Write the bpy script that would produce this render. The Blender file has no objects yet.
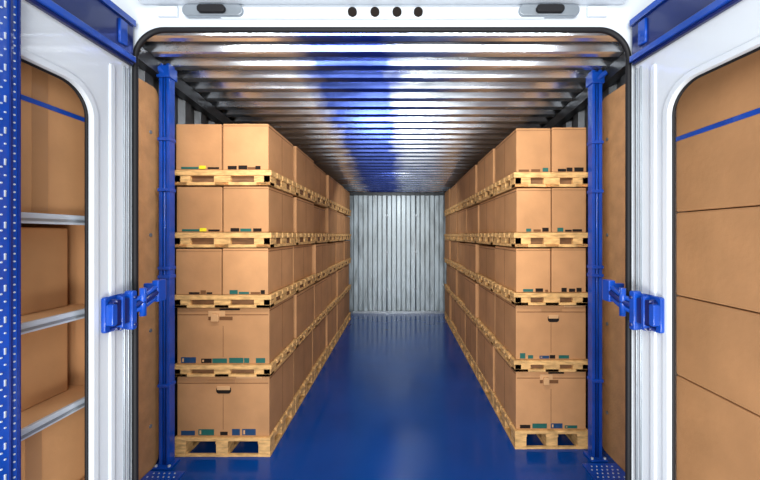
import bpy, bmesh, math, random
from mathutils import Vector, Matrix
random.seed(4)
S = bpy.context.scene
try:
    S.view_settings.view_transform = 'Standard'
    S.view_settings.look = 'None'
except Exception as e:
    print(e)

# ------------------------------------------------------------------ materials
def newmat(name):
    m = bpy.data.materials.new(name); m.use_nodes = True
    nt = m.node_tree; b = nt.nodes['Principled BSDF']
    return m, nt, b

def mat(name, col, rough=0.5, metal=0.0, noise=0.0, nscale=8.0, stretch=(1,1,1), bump=0.0, bscale=60.0,
        coat=0.0, objrand=0.0, rnoise=0.0, spec=0.5, refl_stripe=None):
    m, nt, b = newmat(name)
    N = nt.nodes; L = nt.links
    b.inputs['Roughness'].default_value = rough
    b.inputs['Metallic'].default_value = metal
    b.inputs['Coat Weight'].default_value = coat
    b.inputs['Specular IOR Level'].default_value = spec
    mp = N.new('ShaderNodeMapping')
    geo = N.new('ShaderNodeNewGeometry')
    L.new(geo.outputs['Position'], mp.inputs['Vector'])
    mp.inputs['Scale'].default_value = stretch
    ns = N.new('ShaderNodeTexNoise'); ns.inputs['Scale'].default_value = nscale
    ns.inputs['Detail'].default_value = 6
    L.new(mp.outputs[0], ns.inputs['Vector'])
    hsv = N.new('ShaderNodeHueSaturation'); hsv.inputs['Color'].default_value = (*col, 1)
    mr = N.new('ShaderNodeMapRange')
    mr.inputs['From Min'].default_value = 0.3; mr.inputs['From Max'].default_value = 0.7
    mr.inputs['To Min'].default_value = 1 - noise; mr.inputs['To Max'].default_value = 1 + noise
    L.new(ns.outputs['Fac'], mr.inputs['Value'])
    if objrand:
        oi = N.new('ShaderNodeObjectInfo'); m2 = N.new('ShaderNodeMapRange')
        m2.inputs['To Min'].default_value = 1 - objrand; m2.inputs['To Max'].default_value = 1 + objrand
        L.new(oi.outputs['Random'], m2.inputs['Value'])
        mm = N.new('ShaderNodeMath'); mm.operation = 'MULTIPLY'
        L.new(mr.outputs[0], mm.inputs[0]); L.new(m2.outputs[0], mm.inputs[1])
        L.new(mm.outputs[0], hsv.inputs['Value'])
    else:
        L.new(mr.outputs[0], hsv.inputs['Value'])
    L.new(hsv.outputs[0], b.inputs['Base Color'])
    if refl_stripe:   # floor's blue reflection painted into the colour, a lengthwise band with soft edges
        a, bb, scol = refl_stripe
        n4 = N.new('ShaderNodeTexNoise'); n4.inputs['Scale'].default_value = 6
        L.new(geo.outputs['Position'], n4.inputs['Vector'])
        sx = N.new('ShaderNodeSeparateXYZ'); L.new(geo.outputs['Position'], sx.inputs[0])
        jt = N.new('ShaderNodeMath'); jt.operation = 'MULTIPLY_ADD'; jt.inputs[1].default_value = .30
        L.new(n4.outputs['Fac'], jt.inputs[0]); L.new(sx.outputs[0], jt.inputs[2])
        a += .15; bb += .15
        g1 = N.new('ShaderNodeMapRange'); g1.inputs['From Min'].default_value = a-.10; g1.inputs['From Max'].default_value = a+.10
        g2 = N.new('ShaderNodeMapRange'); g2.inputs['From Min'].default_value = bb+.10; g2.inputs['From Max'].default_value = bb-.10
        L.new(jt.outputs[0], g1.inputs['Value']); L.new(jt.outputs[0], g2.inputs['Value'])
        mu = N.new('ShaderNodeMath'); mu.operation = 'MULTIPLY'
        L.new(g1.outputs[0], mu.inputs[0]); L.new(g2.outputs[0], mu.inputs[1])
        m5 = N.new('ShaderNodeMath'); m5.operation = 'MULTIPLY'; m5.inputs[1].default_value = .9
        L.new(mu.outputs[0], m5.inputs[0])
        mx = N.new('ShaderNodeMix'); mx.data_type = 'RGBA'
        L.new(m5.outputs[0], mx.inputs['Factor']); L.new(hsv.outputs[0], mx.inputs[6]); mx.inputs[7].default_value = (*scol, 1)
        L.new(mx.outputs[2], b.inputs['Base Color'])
    if rnoise:
        m3 = N.new('ShaderNodeMapRange')
        m3.inputs['From Min'].default_value = 0.3; m3.inputs['From Max'].default_value = 0.7
        m3.inputs['To Min'].default_value = max(0.02, rough - rnoise); m3.inputs['To Max'].default_value = rough + rnoise
        L.new(ns.outputs['Fac'], m3.inputs['Value']); L.new(m3.outputs[0], b.inputs['Roughness'])
    if bump:
        n2 = N.new('ShaderNodeTexNoise'); n2.inputs['Scale'].default_value = bscale
        L.new(mp.outputs[0], n2.inputs['Vector'])
        bp = N.new('ShaderNodeBump'); bp.inputs['Strength'].default_value = bump
        bp.inputs['Distance'].default_value = 0.01
        L.new(n2.outputs['Fac'], bp.inputs['Height']); L.new(bp.outputs[0], b.inputs['Normal'])
    return m

CARD = mat('cardboard', (0.50, 0.262, 0.118), 0.75, noise=0.10, nscale=5, bump=0.08, bscale=40, objrand=0.14, spec=.18)
CARD2 = mat('cardboard_light', (0.60, 0.35, 0.17), 0.7, noise=0.05, spec=.2)
CARD3 = mat('cardboard_dark', (0.17, 0.075, 0.03), 0.7, noise=0.05, spec=.2)  # darker brown for seams, flap lines, slits and print marks
TAPE = mat('packing_tape', (0.38, 0.195, 0.085), 0.35, noise=0.04)
DARK = mat('dark_gap', (0.018, 0.014, 0.012), 0.9, spec=.1)
WOOD = mat('pallet_wood', (0.68, 0.41, 0.16), 0.65, noise=0.35, nscale=14, stretch=(1, 1, 4), bump=0.1, spec=.3)
WOODD = mat('pallet_gap_shade', (0.20, 0.10, 0.045), 0.7, noise=0.25, nscale=14, stretch=(1, 1, 4), spec=.3)  # dark wood tone that paints in the shade of the pallet gaps
GREEN = mat('label_green', (0.01, 0.11, 0.09), 0.5)
LBLUE = mat('label_blue', (0.01, 0.05, 0.13), 0.5)
YEL = mat('label_yellow', (0.75, 0.68, 0.02), 0.5)
WHITE = mat('van_white_paint', (0.66, 0.72, 0.78), 0.28, noise=0.02, nscale=2, coat=0.3)
BLUE = mat('blue_paint', (0.003, 0.060, 0.40), 0.3, noise=0.2, nscale=9, coat=0.2)
NAVY = mat('navy_paint', (0.002, 0.014, 0.12), 0.3, noise=0.1, coat=0.2)
FLOOR = mat('blue_floor_paint', (0.0, 0.052, 0.28), 0.17, noise=0.12, nscale=1.5, bump=0.02, bscale=18, rnoise=0.05, spec=.36)
RUB = mat('black_rubber', (0.008, 0.008, 0.010), 0.55, spec=.3)
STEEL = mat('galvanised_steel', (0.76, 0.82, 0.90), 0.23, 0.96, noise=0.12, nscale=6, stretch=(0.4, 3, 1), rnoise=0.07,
            refl_stripe=(-.70, -.02, (.02, .08, .50)))  # blue reflection painted along the ceiling
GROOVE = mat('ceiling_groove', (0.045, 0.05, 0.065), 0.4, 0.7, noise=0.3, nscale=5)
SIDE = mat('side_steel', (0.11, 0.12, 0.13), 0.4, 0.7, noise=0.25, nscale=4)
BACK = mat('end_wall_steel', (0.38, 0.455, 0.495), 0.38, 0.35, noise=0.42, nscale=5, stretch=(2.6, 1, 0.5), rnoise=0.1)
BEAM = mat('dark_beam', (0.035, 0.04, 0.045), 0.4, 0.6, noise=0.2)
GREY = mat('shelf_metal', (0.30, 0.34, 0.38), 0.35, 0.6, noise=0.1)
PLY = mat('panel_board', (0.48, 0.255, 0.11), 0.7, noise=0.15, nscale=10, bump=0.3, bscale=70)
CONC = mat('concrete', (0.28, 0.28, 0.28), 0.8, noise=0.15, nscale=2)
LIGHTM = mat('bare_metal', (0.55, 0.62, 0.70), 0.4, 0.3)

# ------------------------------------------------------------------ mesh tools
class MB:
    def __init__(s, name, mats):
        s.name = name; s.mats = mats; s.bm = bmesh.new()
    def idx(s, m):
        if m not in s.mats: s.mats.append(m)
        return s.mats.index(m)
    def box(s, x0, x1, y0, y1, z0, z1, m, bev=0.0, mtx=None):
        r = bmesh.ops.create_cube(s.bm, size=1)
        vs = r['verts']
        for v in vs:
            v.co = Vector(((x0+x1)/2 + v.co.x*(x1-x0), (y0+y1)/2 + v.co.y*(y1-y0), (z0+z1)/2 + v.co.z*(z1-z0)))
            if mtx: v.co = mtx @ v.co
        fs = set(f for v in vs for f in v.link_faces)
        for f in fs: f.material_index = s.idx(m)
        if bev:
            es = list(set(e for v in vs for e in v.link_edges))
            r = bmesh.ops.bevel(s.bm, geom=es, offset=bev, segments=2, affect='EDGES', profile=0.6)
            for f in r['faces']: f.material_index = s.idx(m)
        return s
    def cyl(s, p0, p1, r, m, seg=20, r2=None):
        p0 = Vector(p0); p1 = Vector(p1); d = p1 - p0
        M = Matrix.Translation((p0+p1)/2) @ d.to_track_quat('Z', 'Y').to_matrix().to_4x4()
        q = bmesh.ops.create_cone(s.bm, cap_ends=True, segments=seg, radius1=r, radius2=r if r2 is None else r2,
                                  depth=d.length, matrix=M)
        for f in set(f for v in q['verts'] for f in v.link_faces):
            f.material_index = s.idx(m)
            if len(f.verts) == 4: f.smooth = True
        return s
    def mesh(s, me, m):
        i = s.idx(m)
        me.materials.clear()
        while len(me.materials) <= i: me.materials.append(None)
        for p in me.polygons: p.material_index = i
        old = set(s.bm.faces)
        s.bm.from_mesh(me)
        for f in s.bm.faces:
            if f not in old: f.material_index = i
        return s
    def quadstrip(s, A, B, m, mf=None):
        va = [s.bm.verts.new(a) for a in A]; vb = [s.bm.verts.new(b) for b in B]
        for i in range(len(A)-1):
            f = s.bm.faces.new((va[i], va[i+1], vb[i+1], vb[i])); f.material_index = s.idx(mf(i) if mf else m)
        return s
    def tomesh(s, recalc=True):
        if recalc: bmesh.ops.recalc_face_normals(s.bm, faces=s.bm.faces)
        me = bpy.data.meshes.new(s.name); s.bm.to_mesh(me); s.bm.free()
        for m in s.mats: me.materials.append(m)
        return me
    def done(s, loc=(0, 0, 0), recalc=True):
        return place(s.name, s.tomesh(recalc), loc)

def place(name, me, loc=(0, 0, 0), rz=0.0):
    o = bpy.data.objects.new(name, me); S.collection.objects.link(o)
    o.location = loc; o.rotation_euler = (0, 0, rz); return o

def curve_mesh(loops, thick, mapf, bev=0.0):
    c = bpy.data.curves.new('tmp', 'CURVE'); c.dimensions = '2D'; c.fill_mode = 'BOTH'
    c.extrude = max(thick/2 - bev, 0.0); c.bevel_depth = bev; c.bevel_resolution = 2
    if bev: c.offset = -bev
    for lp in loops:
        sp = c.splines.new('POLY'); sp.points.add(len(lp)-1)
        for p, (u, v) in zip(sp.points, lp): p.co = (u, v, 0, 1)
        sp.use_cyclic_u = True
    o = bpy.data.objects.new('tmp', c); S.collection.objects.link(o)
    dg = bpy.context.evaluated_depsgraph_get(); dg.update()
    me = bpy.data.meshes.new_from_object(o.evaluated_get(dg))
    bpy.data.objects.remove(o)
    for v in me.vertices: v.co = Vector(mapf(*v.co))
    return me

def tube_mesh(pts, r, cyclic=True, res=4):
    c = bpy.data.curves.new('tmp', 'CURVE'); c.dimensions = '3D'
    c.bevel_depth = r; c.bevel_resolution = res; c.use_fill_caps = True
    sp = c.splines.new('POLY'); sp.points.add(len(pts)-1)
    for p, q in zip(sp.points, pts): p.co = (*q, 1)
    sp.use_cyclic_u = cyclic
    o = bpy.data.objects.new('tmp', c); S.collection.objects.link(o)
    dg = bpy.context.evaluated_depsgraph_get(); dg.update()
    me = bpy.data.meshes.new_from_object(o.evaluated_get(dg))
    bpy.data.objects.remove(o)
    for p in me.polygons: p.use_smooth = True
    return me

def rr(u0, v0, u1, v1, r, n=10):
    out = []
    for cx, cy, a0 in ((u1-r, v1-r, 0), (u0+r, v1-r, 90), (u0+r, v0+r, 180), (u1-r, v0+r, 270)):
        for i in range(n+1):
            a = math.radians(a0 + 90*i/n)
            out.append((cx + r*math.cos(a), cy + r*math.sin(a)))
    return out
def rect(u0, v0, u1, v1): return [(u0, v0), (u1, v0), (u1, v1), (u0, v1)]

# ------------------------------------------------------------------ container shell
XL, XR, Y0, Y1 = -1.72, 1.54, 1.46, 7.1
def zc(y): return 2.963 - 0.068*y

b = MB('floor', []); b.box(XL-.05, XR+.05, Y0-.06, Y1+.1, -0.08, 0.0, FLOOR); b.done()
b = MB('ground', []); b.box(-4, 4, -4, Y0-.07, -0.1, -0.003, CONC); b.done()

# corrugated ceiling
prof = []
y = Y0
while y < Y1 + 0.05:
    for dy, dz in ((0, 0), (0.014, -.006), (0.042, -.010), (0.058, 0), (0.080, 0.05), (0.095, .058), (0.128, .058), (0.143, 0.05)):
        prof.append((y+dy, dz))
    y += 0.165
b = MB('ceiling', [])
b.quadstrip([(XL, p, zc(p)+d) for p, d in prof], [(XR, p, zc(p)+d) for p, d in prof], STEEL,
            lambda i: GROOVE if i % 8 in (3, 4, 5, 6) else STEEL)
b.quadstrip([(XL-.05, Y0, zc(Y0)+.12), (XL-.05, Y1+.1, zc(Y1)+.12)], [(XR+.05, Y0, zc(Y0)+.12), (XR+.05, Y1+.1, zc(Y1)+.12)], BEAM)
b.done()

def corr_wall_y(name, X, s, m):
    P = []; y = Y0
    while y < Y1:
        for dy, dx in ((0, 0), (0.08, 0), (0.11, .04), (0.19, .04)): P.append((min(y+dy, Y1+.02), dx))
        y += 0.22
    b = MB(name, [])
    b.quadstrip([(X + s*d, p, 0) for p, d in P], [(X + s*d, p, zc(p)+.05) for p, d in P], m)
    b.box(*(sorted((X+s*.05, X+s*.09))), Y0, Y1+.1, -.05, 3.0, m)
    return b
corr_wall_y('wall_left', XL, -1, SIDE).done()
corr_wall_y('wall_right', XR, 1, SIDE).done()
# top rails
for nm, X0, X1 in (('trim_1', XL, XL+.07), ('trim_2', XR-.07, XR)):
    b = MB(nm, [])
    for (xa, xb, za, zb) in ((X0, X1, -.10, -.012),):
        r = bmesh.ops.create_cube(b.bm, size=1)
        for v in r['verts']:
            yy = Y0+.05 if v.co.y < 0 else Y1-.06
            v.co = Vector((xa if v.co.x < 0 else xb, yy, zc(yy) + (za if v.co.z < 0 else zb)))
        for f in b.bm.faces: f.material_index = b.idx(BEAM)
    b.done()
# back wall
P = []; x = XL
while x < XR:
    for dx, dy in ((0, 0), (0.075, 0), (0.10, .04), (0.17, .04)): P.append((min(x+dx, XR+.02), dy))
    x += 0.195
b = MB('wall_back', [])
b.quadstrip([(p, Y1+d, 0) for p, d in P], [(p, Y1+d, 2.56) for p, d in P], BACK)
b.box(XL, XR, Y1+.05, Y1+.08, -.05, 2.65, BACK)
b.box(XL+.05, XR-.05, Y1-.03, Y1-.002, 0.0, .05, GREY)
b.box(XL+.08, XR-.08, Y1-.05, Y1-.002, 2.41, 2.465, BEAM)
for xx in (-.27, .32):
    b.cyl((xx, Y1-.02, .06), (xx, Y1-.02, 2.4), .012, GREY)
    for zz in (.5, 1.25, 2.0): b.box(xx-.03, xx+.03, Y1-.03, Y1, zz-.02, zz+.02, GREY)
b.done()
# lining boards
for nm, X0, X1, ya, yb in (('lining_panel', XL+.004, XL+.022, 1.62, 2.44), ('lining_panel', XR-.022, XR-.004, 1.62, 2.62)):
    b = MB(nm, [])
    me = curve_mesh([rr(ya, 0.0, yb, 2.62, .06)], X1-X0, lambda u, v, w, c=(X0+X1)/2: (c+w, u, v))
    b.mesh(me, PLY)
    for zz in (.3, .95, 1.6, 2.3):
        for yy in (ya+.08, yb-.08):
            s = 1 if X0 < 0 else -1
            xa = X1 if X0 < 0 else X0
            b.cyl((xa, yy, zz), (xa+s*.005, yy, zz), .012, GREY)
    b.done()

# ------------------------------------------------------------------ pallets and boxes
def pallet_mesh(w, d, h, feet):
    b = MB('pallet', [])
    nb = 5
    bw = d/nb*0.82
    if feet:
        t = .022
        for i in range(nb):
            y0 = i*(d-bw)/(nb-1)
            b.box(0, w, y0, y0+bw, h-t, h, WOOD, .002)
        for xx in (0, w/2-.045, w-.09):
            b.box(xx, xx+.09, 0, d, h-2*t, h-t, WOOD, .002)
            b.box(xx, xx+.09, 0, d, 0, t*.9, WOOD, .002)
            for yy in (0, d/2-.05, d-.1):
                b.box(xx+.003, xx+.087, yy+.003, yy+.1, t*.9, h-2*t, WOOD, .002)
        b.box(.09, w-.09, 0.001, .02, .001, t*.8, WOOD, .001)
    else:
        t = h*.36
        for i in range(nb):
            y0 = i*(d-bw)/(nb-1)
            b.box(-.008, w+.008, y0, y0+bw, h-t, h, WOOD, .002)
        b.box(.03, w-.012, .03, d-.02, h*.2, h-t, WOODD)  # solid fill, coloured dark for the shade between the blocks
        for xx in (.0, w/2-.06, w-.12):
            b.box(xx, xx+.12, .006, .07, h*.2, h-t, WOOD, .002)
        for yy in (.0, d/2-.06, d-.13):
            for xx in (0.002, w-.05):
                b.box(xx, xx+.048, yy+.006, yy+.13, h*.2, h-t, WOOD, .002)
        for xx in (0, w/2-.05, w-.1):
            b.box(xx, xx+.10, 0, d, 0, h*.2, WOOD, .001)
        b.box(0, w, 0, .08, 0, h*.2, WOOD, .001)
    return b.tomesh()

def box_mesh(w, d, h, style, seed=0):
    R = random.Random(seed)
    b = MB('cardboard_box', [])
    b.box(0, w, 0, d, 0, h, CARD, .006)
    b.box(w/2-.025, w/2+.025, .004, d-.004, h-.001, h+.0012, TAPE)
    for xx in (-.001, w-.001):
        b.box(xx, xx+.002, .008, d-.008, h-.024, h-.019, CARD3)
        b.box(xx, xx+.002, d/2-.002, d/2+.002, .02, h-.024, CARD3)
    if style == 'big':
        b.box(.006, w-.006, -.0015, .001, h-.052, h-.047, CARD3)
        o = R.uniform(-.05, .03)
        if seed % 2:
            b.box(w*.40+o, w*.58+o, -.005, .002, h-.062, h-.018, CARD2, .002)
            b.box(w*.40+o, w*.66+o, -.003, .002, h-.088, h-.064, CARD3)
            b.box(w*.44+o, w*.52+o, -.022, .002, h-.095, h-.040, CARD2, .004)
            b.box(w*.52+o, w*.74+o, -.0035, .002, h-.016, h-.004, DARK)
        else:
            b.mesh(curve_mesh([rr(w*.40+o, h-.125, w*.56+o, h-.075, .02, 5)], .004, lambda u, v, ww: (u, ww-.0005, v)), DARK)
            b.box(w*.41+o, w*.55+o, -.006, .002, h-.098, h-.070, CARD2, .002)
            b.box(w*.62+o, w*.90+o, -.010, .012, h-.012, h+.001, CARD2, .002)
            b.box(w*.30+o, w*.60+o, -.004, .002, h-.046, h-.024, TAPE, .001)
        x = .03
        while x < w-.09:
            ww = R.uniform(.035, .12)
            zz = R.uniform(.030, .056)
            b.box(x, min(x+ww, w-.03), -.0015, .001, .008, zz, R.choice([GREEN, DARK, LBLUE, GREEN, LBLUE]))
            if R.random() < .5:
                b.box(x+.008, x+.02, -.0022, .001, .016, zz-.008, CARD2)
            x += ww + R.uniform(.004, .05)
        b.box(w/2-.0015, w/2+.0015, -.001, .001, 0.05, h-.13, CARD3)
    elif style == 'small':
        x = w*R.uniform(.04, .3)
        while x < w*.85:
            ww = R.uniform(.03, .08)
            b.box(x, min(x+ww, w*.93), -.0015, .001, .005, R.uniform(.018, .036), R.choice([DARK, DARK, CARD3, GREEN]))
            x += ww + R.uniform(.0, .02)
        b.box(.004, w-.004, -.0012, .001, h-.018, h-.015, CARD3)
    elif style == 'yellow':
        b.box(w*.52, w*.66, -.008, .001, .006, .03, YEL, .003)
        b.box(w*.12, w*.5, -.0015, .001, .006, .022, GREEN)
        b.box(w*.70, w*.95, -.0015, .001, .006, .020, DARK)
    return b.tomesh()

tiers = [(0.0, .137, .577), (.579, .662, 1.074), (1.076, 1.168, 1.508), (1.51, 1.62, 1.958), (1.96, 2.07, 2.41)]
pc = {}
def getp(*a):
    if a not in pc: pc[a] = pallet_mesh(*a)
    return pc[a]
bc = {}
def getb(*a):
    if a not in bc: bc[a] = box_mesh(*a)
    return bc[a]

def stack(xi, xo, ystart, n):
    w = abs(xo-xi); x0 = min(xi, xo); sd = 0 if xi < 0 else 51
    for c in range(n):
        ya = ystart + (0 if c == 0 else .62 + .70*(c-1))
        d = .60 if c == 0 else .68
        for t, (za, zb, zt) in enumerate(tiers):
            place('pallet', getp(round(w+.03, 3), d, round(zb-za-.002, 3), t == 0), (x0-.015, ya, za))
            j = random.uniform(-.020, .020)
            h = round(zt-zb-.004, 3)
            if c == 0 and t >= 2:
                wa = w/2
                r1, r2 = random.uniform(0, .012), random.uniform(0, .014)
                place('cardboard_box', getb(round(wa-.006, 3), d-.02, h-.004, 'yellow' if (xi < 0 and t >= 3) else 'small', sd+t), (x0, ya+.005+r1, zb))
                place('cardboard_box', getb(round(wa-.006, 3), d-.02, h, 'small', sd+t+9), (x0+wa+.003, ya+.005+r2, zb))
            elif c == 0:
                place('cardboard_box', getb(round(w, 3), d-.03, h, 'big', sd+t), (x0, ya+.022, zb))
            else:
                place('cardboard_box', getb(round(w, 3), d-.04, round(h-random.choice((0, .01, .02)), 3), 'plain'), (x0+j, ya+.02, zb))
stack(-.95, -1.62, 2.5, 6)
stack(.873, 1.40, 2.59, 6)

# ------------------------------------------------------------------ van rear portal
OX0, OX1, OZ1 = -1.072, .925, 2.43
b = MB('door_frame', [])
op = rr(OX0, -.2, OX1, OZ1, .12, 14)
yz = lambda yc: (lambda u, v, w: (u, yc+w, v))
b.mesh(curve_mesh([rect(-1.85, -.3, 1.70, 3.05), op], .02, yz(1.41), .004), WHITE)
b.mesh(tube_mesh([(u, 1.405, v) for u, v in rr(OX0, -.2, OX1, OZ1, .12, 14)], .011), RUB)
b.box(-1.85, -1.68, 1.421, 1.46, -.3, 3.05, WHITE); b.box(1.52, 1.70, 1.421, 1.46, -.3, 3.05, WHITE)
b.box(-1.68, 1.52, 1.421, 1.46, 2.86, 3.05, WHITE)
# header step
b.box(-1.04, .90, 1.33, 1.40, 2.525, 2.9, WHITE, .014)
b.box(-.72, .58, 1.388, 1.402, 2.468, 2.515, WHITE, .006)
for xx in (-.19, -.10, -.012, .073):
    b.cyl((xx, 1.380, 2.490), (xx, 1.39, 2.490), .018, DARK)
for xx in (-.745, .593):
    b.mesh(curve_mesh([rr(xx-.12, 2.472, xx+.12, 2.516, .02)], .02, yz(1.385), .003), GREY)
    b.mesh(curve_mesh([rr(xx-.055, 2.478, xx+.055, 2.508, .014)], .02, yz(1.372), .003), RUB)
for xx in (-.93, .79):
    b.box(xx-.04, xx+.04, 1.385, 1.402, 2.475, 2.515, WHITE, .005)
b.done()

# ------------------------------------------------------------------ rear doors
TH = .02
def door(name, hx, hy, ex, ey, sign, win_h, win_top, upright=None):
    d = Vector((ex-hx, ey-hy, 0)); L = d.length; d.normalize()
    n = Vector((sign, 0, 0)); n = (n - n.dot(d)*d).normalized()
    def mp(u, v, w, off=0.0):
        p = Vector((hx, hy, 0)) + d*u + n*(w+off); return (p.x, p.y, v)
    b = MB(name, [])
    hole = rr(win_h, .35, L-.10, win_top, .10, 12)
    b.mesh(curve_mesh([rect(0, .02, L, 2.30), hole], TH, lambda u, v, w: mp(u, v, w, TH/2), .005), WHITE)
    b.mesh(tube_mesh([mp(u, v, TH) for u, v in rr(win_h, .35, L-.10, win_top, .10, 12)], .006), RUB)
    b.mesh(curve_mesh([rr(win_h-.022, .33, L-.08, win_top+.022, .12, 12), hole], .006, lambda u, v, w: mp(u, v, w, -.001), .002), WHITE)
    # pressed rib near the hinge side; grey strips colour in shadow lines
    b.mesh(curve_mesh([rr(.075, .05, .10, 2.24, .012)], .012, lambda u, v, w: mp(u, v, w), .005), WHITE)
    b.mesh(curve_mesh([rr(.028, .03, .034, 2.26, .003)], .012, lambda u, v, w: mp(u, v, w), .003), GREY)
    b.mesh(curve_mesh([rr(.006, .03, .014, 2.26, .004)], .012, lambda u, v, w: mp(u, v, w), .003), GREY)
    # blue header rail
    b.mesh(curve_mesh([rect(.0, 2.275, L, 2.46)], .03, lambda u, v, w: mp(u, v, w, .0), .004), NAVY)
    b.mesh(curve_mesh([rect(.0, 2.285, L, 2.31)], .02, lambda u, v, w: mp(u, v, w, -.016), .003), BLUE)
    b.mesh(curve_mesh([rect(.0, 2.43, L, 2.455)], .02, lambda u, v, w: mp(u, v, w, -.016), .003), BLUE)
    b.mesh(curve_mesh([rect(.04, 2.33, .075, 2.42)], .02, lambda u, v, w: mp(u, v, w, -.014), .003), BLUE)
    if upright:
        u0, u1 = upright
        def slab(a0, a1, z0, z1, w0, w1, m):
            vs = [b.bm.verts.new(mp(a, z, -w)) for w in (w0, w1) for a, z in ((a0, z0), (a1, z0), (a1, z1), (a0, z1))]
            for q in ((0, 1, 2, 3), (7, 6, 5, 4), (0, 4, 5, 1), (1, 5, 6, 2), (2, 6, 7, 3), (3, 7, 4, 0)):
                f = b.bm.faces.new([vs[i] for i in q]); f.material_index = b.idx(m)
        slab(u0, u1, .04, 2.27, -.002, .028, BLUE)
        slab(u0+.018, u0+.022, .04, 2.27, .028, .033, NAVY)
        slab(u0, u0+.003, .04, 2.27, .028, .036, NAVY)
        z = .1; k = 0
        while z < 2.24:
            for uu in ((.010, .032, .050) if k % 2 else (.010, .041)):
                b.cyl(mp(u0+uu, z, -.027), mp(u0+uu, z, -.030), .0026, LIGHTM, 7)
            if k % 4 == 0: slab(u0+.030, u0+.034, z+.006, z+.020, .027, .0295, LIGHTM)
            z += .021; k += 1
    o = b.done()
    return mp, o
mpL, doorL = door('van_door', -1.078, 1.385, -1.080, .50, -1, .168, 2.11, (.430, .51))
mpR, doorR = door('van_door', .938, 1.385, 1.045, .50, 1, .150, 2.125)

# ------------------------------------------------------------------ hinge latches
def latch(name, mp, s, par):
    b = MB(name, [])
    def bx(u0, u1, v0, v1, w0, w1, m, bev=.004):
        b.mesh(curve_mesh([rr(u0, v0, u1, v1, .008, 3)], w1-w0, lambda u, v, w: mp(u, v, w, -(w0+w1)/2), .003), m)
    bx(.02, .14, 1.245, 1.375, .004, .02, BLUE)
    bx(.035, .13, 1.265, 1.36, .02, .042, NAVY)
    bx(.03, .055, 1.235, 1.385, .02, .052, BLUE)
    bx(.080, .094, 1.25, 1.375, .02, .046, BLUE)
    bx(.115, .138, 1.27, 1.35, .02, .046, BLUE)
    for u, v in ((.042, 1.255), (.042, 1.36), (.126, 1.26), (.126, 1.36)):
        b.cyl(mp(u, v, -.03), mp(u, v, -.058), .006, NAVY, 10)
    p0 = Vector(mp(.03, 1.325, -.04)); hx = p0.x
    pts = [p0, Vector((hx + s*.02, 1.375, 1.335)), Vector((hx + s*.015, 1.47, 1.365))]
    for z in (-.022, .022):
        b.mesh(tube_mesh([p + Vector((0, 0, z)) for p in pts], .009, False), BLUE)
    b.mesh(tube_mesh(pts, .013, False), NAVY)
    e = pts[-1]
    b.box(e.x-.014, e.x+.014, e.y-.02, e.y+.03, e.z-.045, e.z+.045, BLUE, .005)
    xa, xb = sorted((e.x, e.x - s*.065))
    b.box(xa, xb, e.y, e.y+.02, e.z-.03, e.z+.03, BLUE, .004)
    b.cyl((pts[1].x, pts[1].y, 1.28), (pts[1].x, pts[1].y, 1.39), .012, BLUE)
    o = b.done(); o.parent = par
latch('door_latch', mpL, 1, doorL)
latch('door_latch', mpR, -1, doorR)

# ------------------------------------------------------------------ blue poles
def pole(x, y, s):
    b = MB('lashing_pole', [])
    top = zc(y) - .015
    w = .036
    b.box(x-w, x-w+.022, y-.03, y+.03, 0.012, top, BLUE, .004)
    b.box(x+w-.022, x+w, y-.03, y+.03, 0.012, top, BLUE, .004)
    b.box(x-w+.01, x+w-.01, y-.018, y+.03, 0.012, top, NAVY, .002)
    b.cyl((x, y-.024, .02), (x, y-.024, top-.05), .007, BLUE, 12)
    for z in (1.30, 1.36, 2.25, .55, 1.9):
        b.box(x-w-.006, x+w+.006, y-.038, y+.034, z, z+.022, BLUE, .004)
    b.box(x-.06, x+.06, y-.06, y+.05, 0, .014, BLUE, .003)
    for dx in (-.045, .045): b.cyl((x+dx, y-.045, .01), (x+dx, y-.045, .024), .009, LIGHTM, 8)
    b.box(x-.045, x+.045, y-.045, y+.045, top-.10, top-.02, BLUE, .006)
    p = [(x + s*.0, y-.03, top-.07), (x+s*.05, y-.05, top-.03)]
    b.mesh(tube_mesh(p, .018, False), BLUE)
    b.done()
pole(-1.625, 2.42, -1)
pole(1.405, 2.50, 1)

# studded floor plates
def fplate(x0, x1, y0, y1):
    b = MB('floor_plate', [])
    b.box(x0, x1, y0, y1, .0005, .009, BLUE, .002)
    yy = y0+.03
    r = 0
    while yy < y1-.02:
        xx = x0+.03 + (.0175 if r % 2 else 0)
        while xx < x1-.02:
            b.cyl((xx, yy, .008), (xx, yy, .0115), .0055, LIGHTM, 8); xx += .035
        yy += .035; r += 1
    b.done()
fplate(-1.69, -1.45, 1.9, 2.34)
fplate(1.27, 1.51, 1.9, 2.42)

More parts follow.
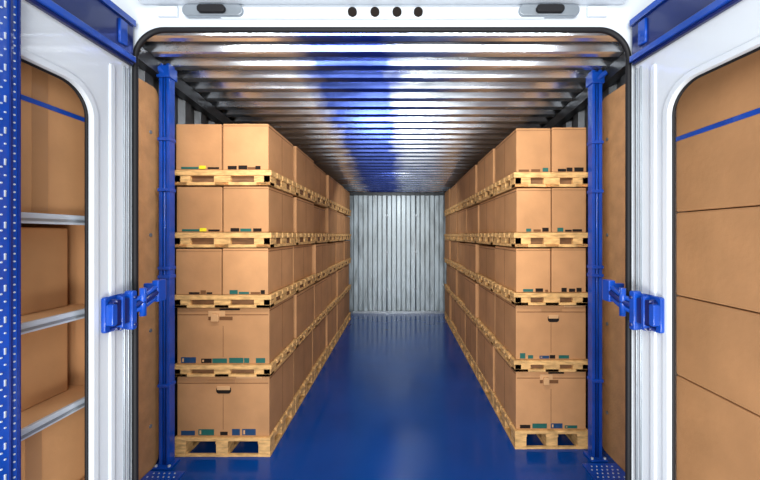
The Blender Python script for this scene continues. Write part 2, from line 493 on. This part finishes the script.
# ------------------------------------------------------------------ shelving beside the left door
b = MB('storage_shelf', [])
SX1 = -1.118; SX0 = -1.62
for y0, y1 in ((.52, .56), (1.31, 1.35)):
    for x0, x1 in ((SX0, SX0+.03), (SX1-.03, SX1)):
        b.box(x0, x1, y0, y1, 0, 2.35, GREY, .003)
sh = [.10, .40, .70, 1.02, 1.335, 1.665, 2.3]
for z in sh:
    b.box(SX0, SX1-.012, .53, 1.34, z-.006, z, CARD2)
    b.box(SX1-.012, SX1, .53, 1.34, z-.030, z+.003, LIGHTM, .003)
    b.box(SX1, SX1+.003, .53, 1.34, z-.022, z-.014, GREY)
b.box(SX0-.01, SX0, .53, 1.34, .1, 2.3, CARD)
b.box(SX0, SX1-.03, 1.341, 1.349, .1, 2.3, CARD)
b.done()
for z0, z1 in zip(sh[:-1], sh[1:]):
    h = round(z1 - z0 - (.04 if z0 < 1.6 else .12), 3)
    back = .03 if z0 > 1.6 else (.12 if z0 > .9 else .05)
    for ya, yb in ((.57, .925), (.93, 1.295)):
        bb = MB('cardboard_box', [])
        bb.box(SX0+.02, SX1-back, ya, yb, 0, h, CARD, .006)
        bb.box(SX1-back-.001, SX1-back+.0015, ya+.15, ya+.2, 0.01, h-.01, TAPE)
        if z0 > 1.6:
            bb.box(SX1-back-.002, SX1-back+.003, ya+.002, yb-.002, .345, .360, BLUE)
        bb.done((0, 0, z0+.0005))

# boxes stacked beside the right door
zs = [0.0, .53, 1.055, 1.365, 1.69, 2.40]
for i in range(len(zs)-1):
    for ya, yb in ((.48, .873), (.876, 1.36)):
        bb = MB('cardboard_box', [])
        h = zs[i+1]-zs[i]-.003
        bb.box(1.080, 1.60, ya, yb, 0, h, CARD, .008)
        if i == 4:
            bb.box(1.0785, 1.081, ya+.002, yb-.002, .275, .292, BLUE)
        bb.done((0, 0, zs[i]))

# ------------------------------------------------------------------ light
w = bpy.data.worlds.new('World'); S.world = w; w.use_nodes = True
bg = w.node_tree.nodes['Background']
bg.inputs[0].default_value = (0.80, 0.90, 1.0, 1); bg.inputs[1].default_value = 0.58

def area(name, loc, tgt, sx, sy, e, col=(1, 1, 1)):
    l = bpy.data.lights.new(name, 'AREA'); l.shape = 'RECTANGLE'; l.size = sx; l.size_y = sy; l.energy = e; l.color = col
    o = bpy.data.objects.new(name, l); S.collection.objects.link(o)
    o.location = loc
    o.rotation_euler = (Vector(tgt)-Vector(loc)).to_track_quat('-Z', 'Y').to_euler()
    return o
area('daylight_panel', (-.1, -1.6, 2.6), (0, 3.5, 1.0), 2.6, 1.6, 115, (1, .98, .95))
area('ceiling_fill', (-.1, -.6, .5), (-.1, 3.0, 2.4), 1.8, .4, 62, (1, .99, .98))  # added fill light behind the camera, brightens the ceiling ribs
area('interior_fill', (-.1, 1.56, 2.62), (-.1, 3.4, 1.7), 2.6, .10, 38, (1, .98, .95))  # added fill light, unseen behind the header, brightens the interior
area('far_end_fill', (-.1, 5.3, 2.50), (-.1, 6.6, .6), .4, 1.0, 18, (1, 1, 1))  # added fill light for the far end, no fitting modelled

# ------------------------------------------------------------------ camera
c = bpy.data.cameras.new('Camera'); co = bpy.data.objects.new('Camera', c); S.collection.objects.link(co)
co.location = (0, 0, 1.6); co.rotation_euler = (math.radians(90), 0, 0)
c.sensor_width = 36; c.lens = 347/760*36; c.shift_x = -20/760; c.shift_y = -5/760; c.clip_start = .02
S.camera = co
